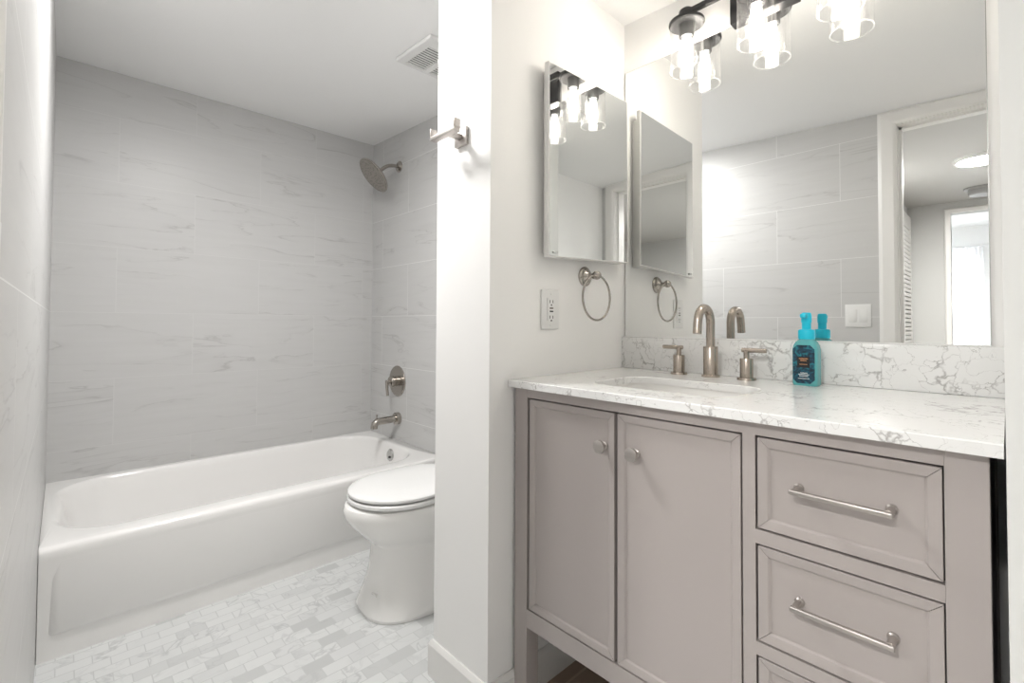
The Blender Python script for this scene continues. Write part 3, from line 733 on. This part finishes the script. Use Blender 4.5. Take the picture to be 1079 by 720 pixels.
# ------------------------------------------------------------------ outlet, switch, towel ring
t = thing('wall_outlet', 'white power outlet on the partition beside the towel ring', 'outlet', (1.06, YV, 1.096))
MB().box(1.021, 1.099, YV - .006, YV, 1.037, 1.156, .003, 3).done('plate', M['white'], t)
rcp = MB().box(1.0435, 1.0765, YV - .009, YV - .004, 1.0625, 1.1305, .0012).done('receptacle', M['white'], t)
for zz_ in (1.120, 1.0735):
    for dx, hw, za, zb in ((-.0065, .0012, -.0045, .0045), (.0065, .0012, -.0045, .0045), (0, .0026, -.0125, -.008)):
        MB().box(1.06 + dx - hw, 1.06 + dx + hw, YV - .0094, YV - .0085, zz_ + za, zz_ + zb).done('slot', M['slot'], rcp, smooth=False)
MB().box(1.06 - .0075, 1.06 + .0075, YV - .0102, YV - .0085, 1.098, 1.1025, .0006).done('reset_button', pbr('grey_button', (.12, .10, .09), .5), rcp)
MB().box(1.06 - .0075, 1.06 + .0075, YV - .0102, YV - .0085, 1.0885, 1.093, .0006).done('test_button', M['slot'], rcp)
for zz_ in (1.1435, 1.0495):
    MB().lathe([(.003, 0), (.003, .0012), (.002, .0018), (0, .0018)], (1.06, YV - .006, zz_), (0, -1, 0), 12).done('screw', M['white'], t)

t = thing('light_switch', 'white double rocker switch on the tiled wall beside the door casing, seen in the mirror', 'light switch', (XL, .537, 1.103))
MB().box(XL, XL + .004, .478, .588, 1.044, 1.161, .002, 3).done('plate', M['white'], t)
for y in (.510, .556):
    MB().box(XL + .002, XL + .0055, y - .0165, y + .0165, 1.068, 1.136, .0015, rot=Matrix.Rotation(math.radians(1), 3, 'Y')).done('rocker', M['white'], t)

t = thing('towel_ring', 'empty brushed nickel towel ring under the medicine cabinet', 'towel ring', (1.231, YV, 1.208))
MB().lathe([(.032, 0), (.032, .004), (.028, .008), (.024, .009), (.023, .013), (.016, .016), (.010, .022), (.0085, .034), (.010, .038), (0, .038)], (1.231, YV, 1.208), (0, -1, 0)).done('post', M['satin'], t)
m = MB(); rb = .0145
m.lathe([(rb * math.sin(a), -rb * math.cos(a)) for a in [PI * i / 14 for i in range(15)]], (1.233, YV - .048, 1.2095), (0, 0, 1), 24, cap=False)
m.done('finial', M['satin'], t)
rc, rR = Vector((1.233, YV - .048, 1.1375)), .072
MB().tube([rc + Vector((rR * math.cos(a), 0, rR * math.sin(a))) for a in [2 * PI * i / 60 for i in range(60)]], .0034, 12, closed=True).done('ring', M['satin'], t)

# ------------------------------------------------------------------ vanity light
LX = 1.397
t = thing('vanity_light', 'black three-lamp vanity light with clear glass cylinder shades above the wall mirror', 'wall light', (XP, .48, 2.03))
MB().box(XP - .026, XP, .388, .568, 1.958, 2.085, .003).done('backplate', M['black'], t, smooth=False)
MB().box(LX - .008, LX + .008, .265, .70, 2.022, 2.038, .003).done('crossbar', M['black'], t, smooth=False)
MB().tube([(XP - .02, .48, 2.03), (LX, .48, 2.03)], .012).done('arm', M['black'], t)
for y in (.683, .478, .281):
    h = MB().lathe([(.0, 2.045), (.012, 2.044), (.022, 2.036), (.025, 2.024), (.025, 2.005), (.030, 2.002), (.053, 2.0), (.0535, 1.996), (.0525, 1.992), (.048, 1.9915), (.024, 1.9915), (.0225, 1.955), (.020, 1.952), (0, 1.952)], (LX, y, 0), n=36)
    lp = h.done('lamp_holder', M['black'], t)
    MB().lathe([(.047, 1.9914), (.047, 1.9905), (.0245, 1.9905), (.0245, 1.9914)], (LX, y, 0), n=36, cap=False).done('cap_underside', M['black_lit'], lp)
    MB().lathe([(.0500, 1.991), (.0500, 1.846), (.0485, 1.8445), (.0472, 1.846), (.0472, 1.991)], (LX, y, 0), n=48, cap=False).done('glass_shade', M['glass'], lp)
    MB().tube([(LX + .0486 * math.cos(2 * PI * k / 48), y + .0486 * math.sin(2 * PI * k / 48), 1.8455) for k in range(48)], .0017, 8, closed=True).done('glass_rim', M['glass_rim'], lp)
    bu = MB().lathe([(.013, 1.954), (.014, 1.945), (.019, 1.93), (.0275, 1.905), (.030, 1.888), (.0285, 1.872), (.021, 1.858), (.010, 1.852), (0, 1.851)], (LX, y, 0), n=28, cap=False).done('bulb', M['bulb_glass'], lp)
    MB().lathe([(.0, 1.951), (.012, 1.948), (.0155, 1.92), (.0185, 1.885), (.016, 1.862), (0, 1.856)], (LX, y, 0), n=20, cap=False).done('filament', M['filament'], lp)
for o in bpy.data.objects:
    if '_b' in o: del o['_b']
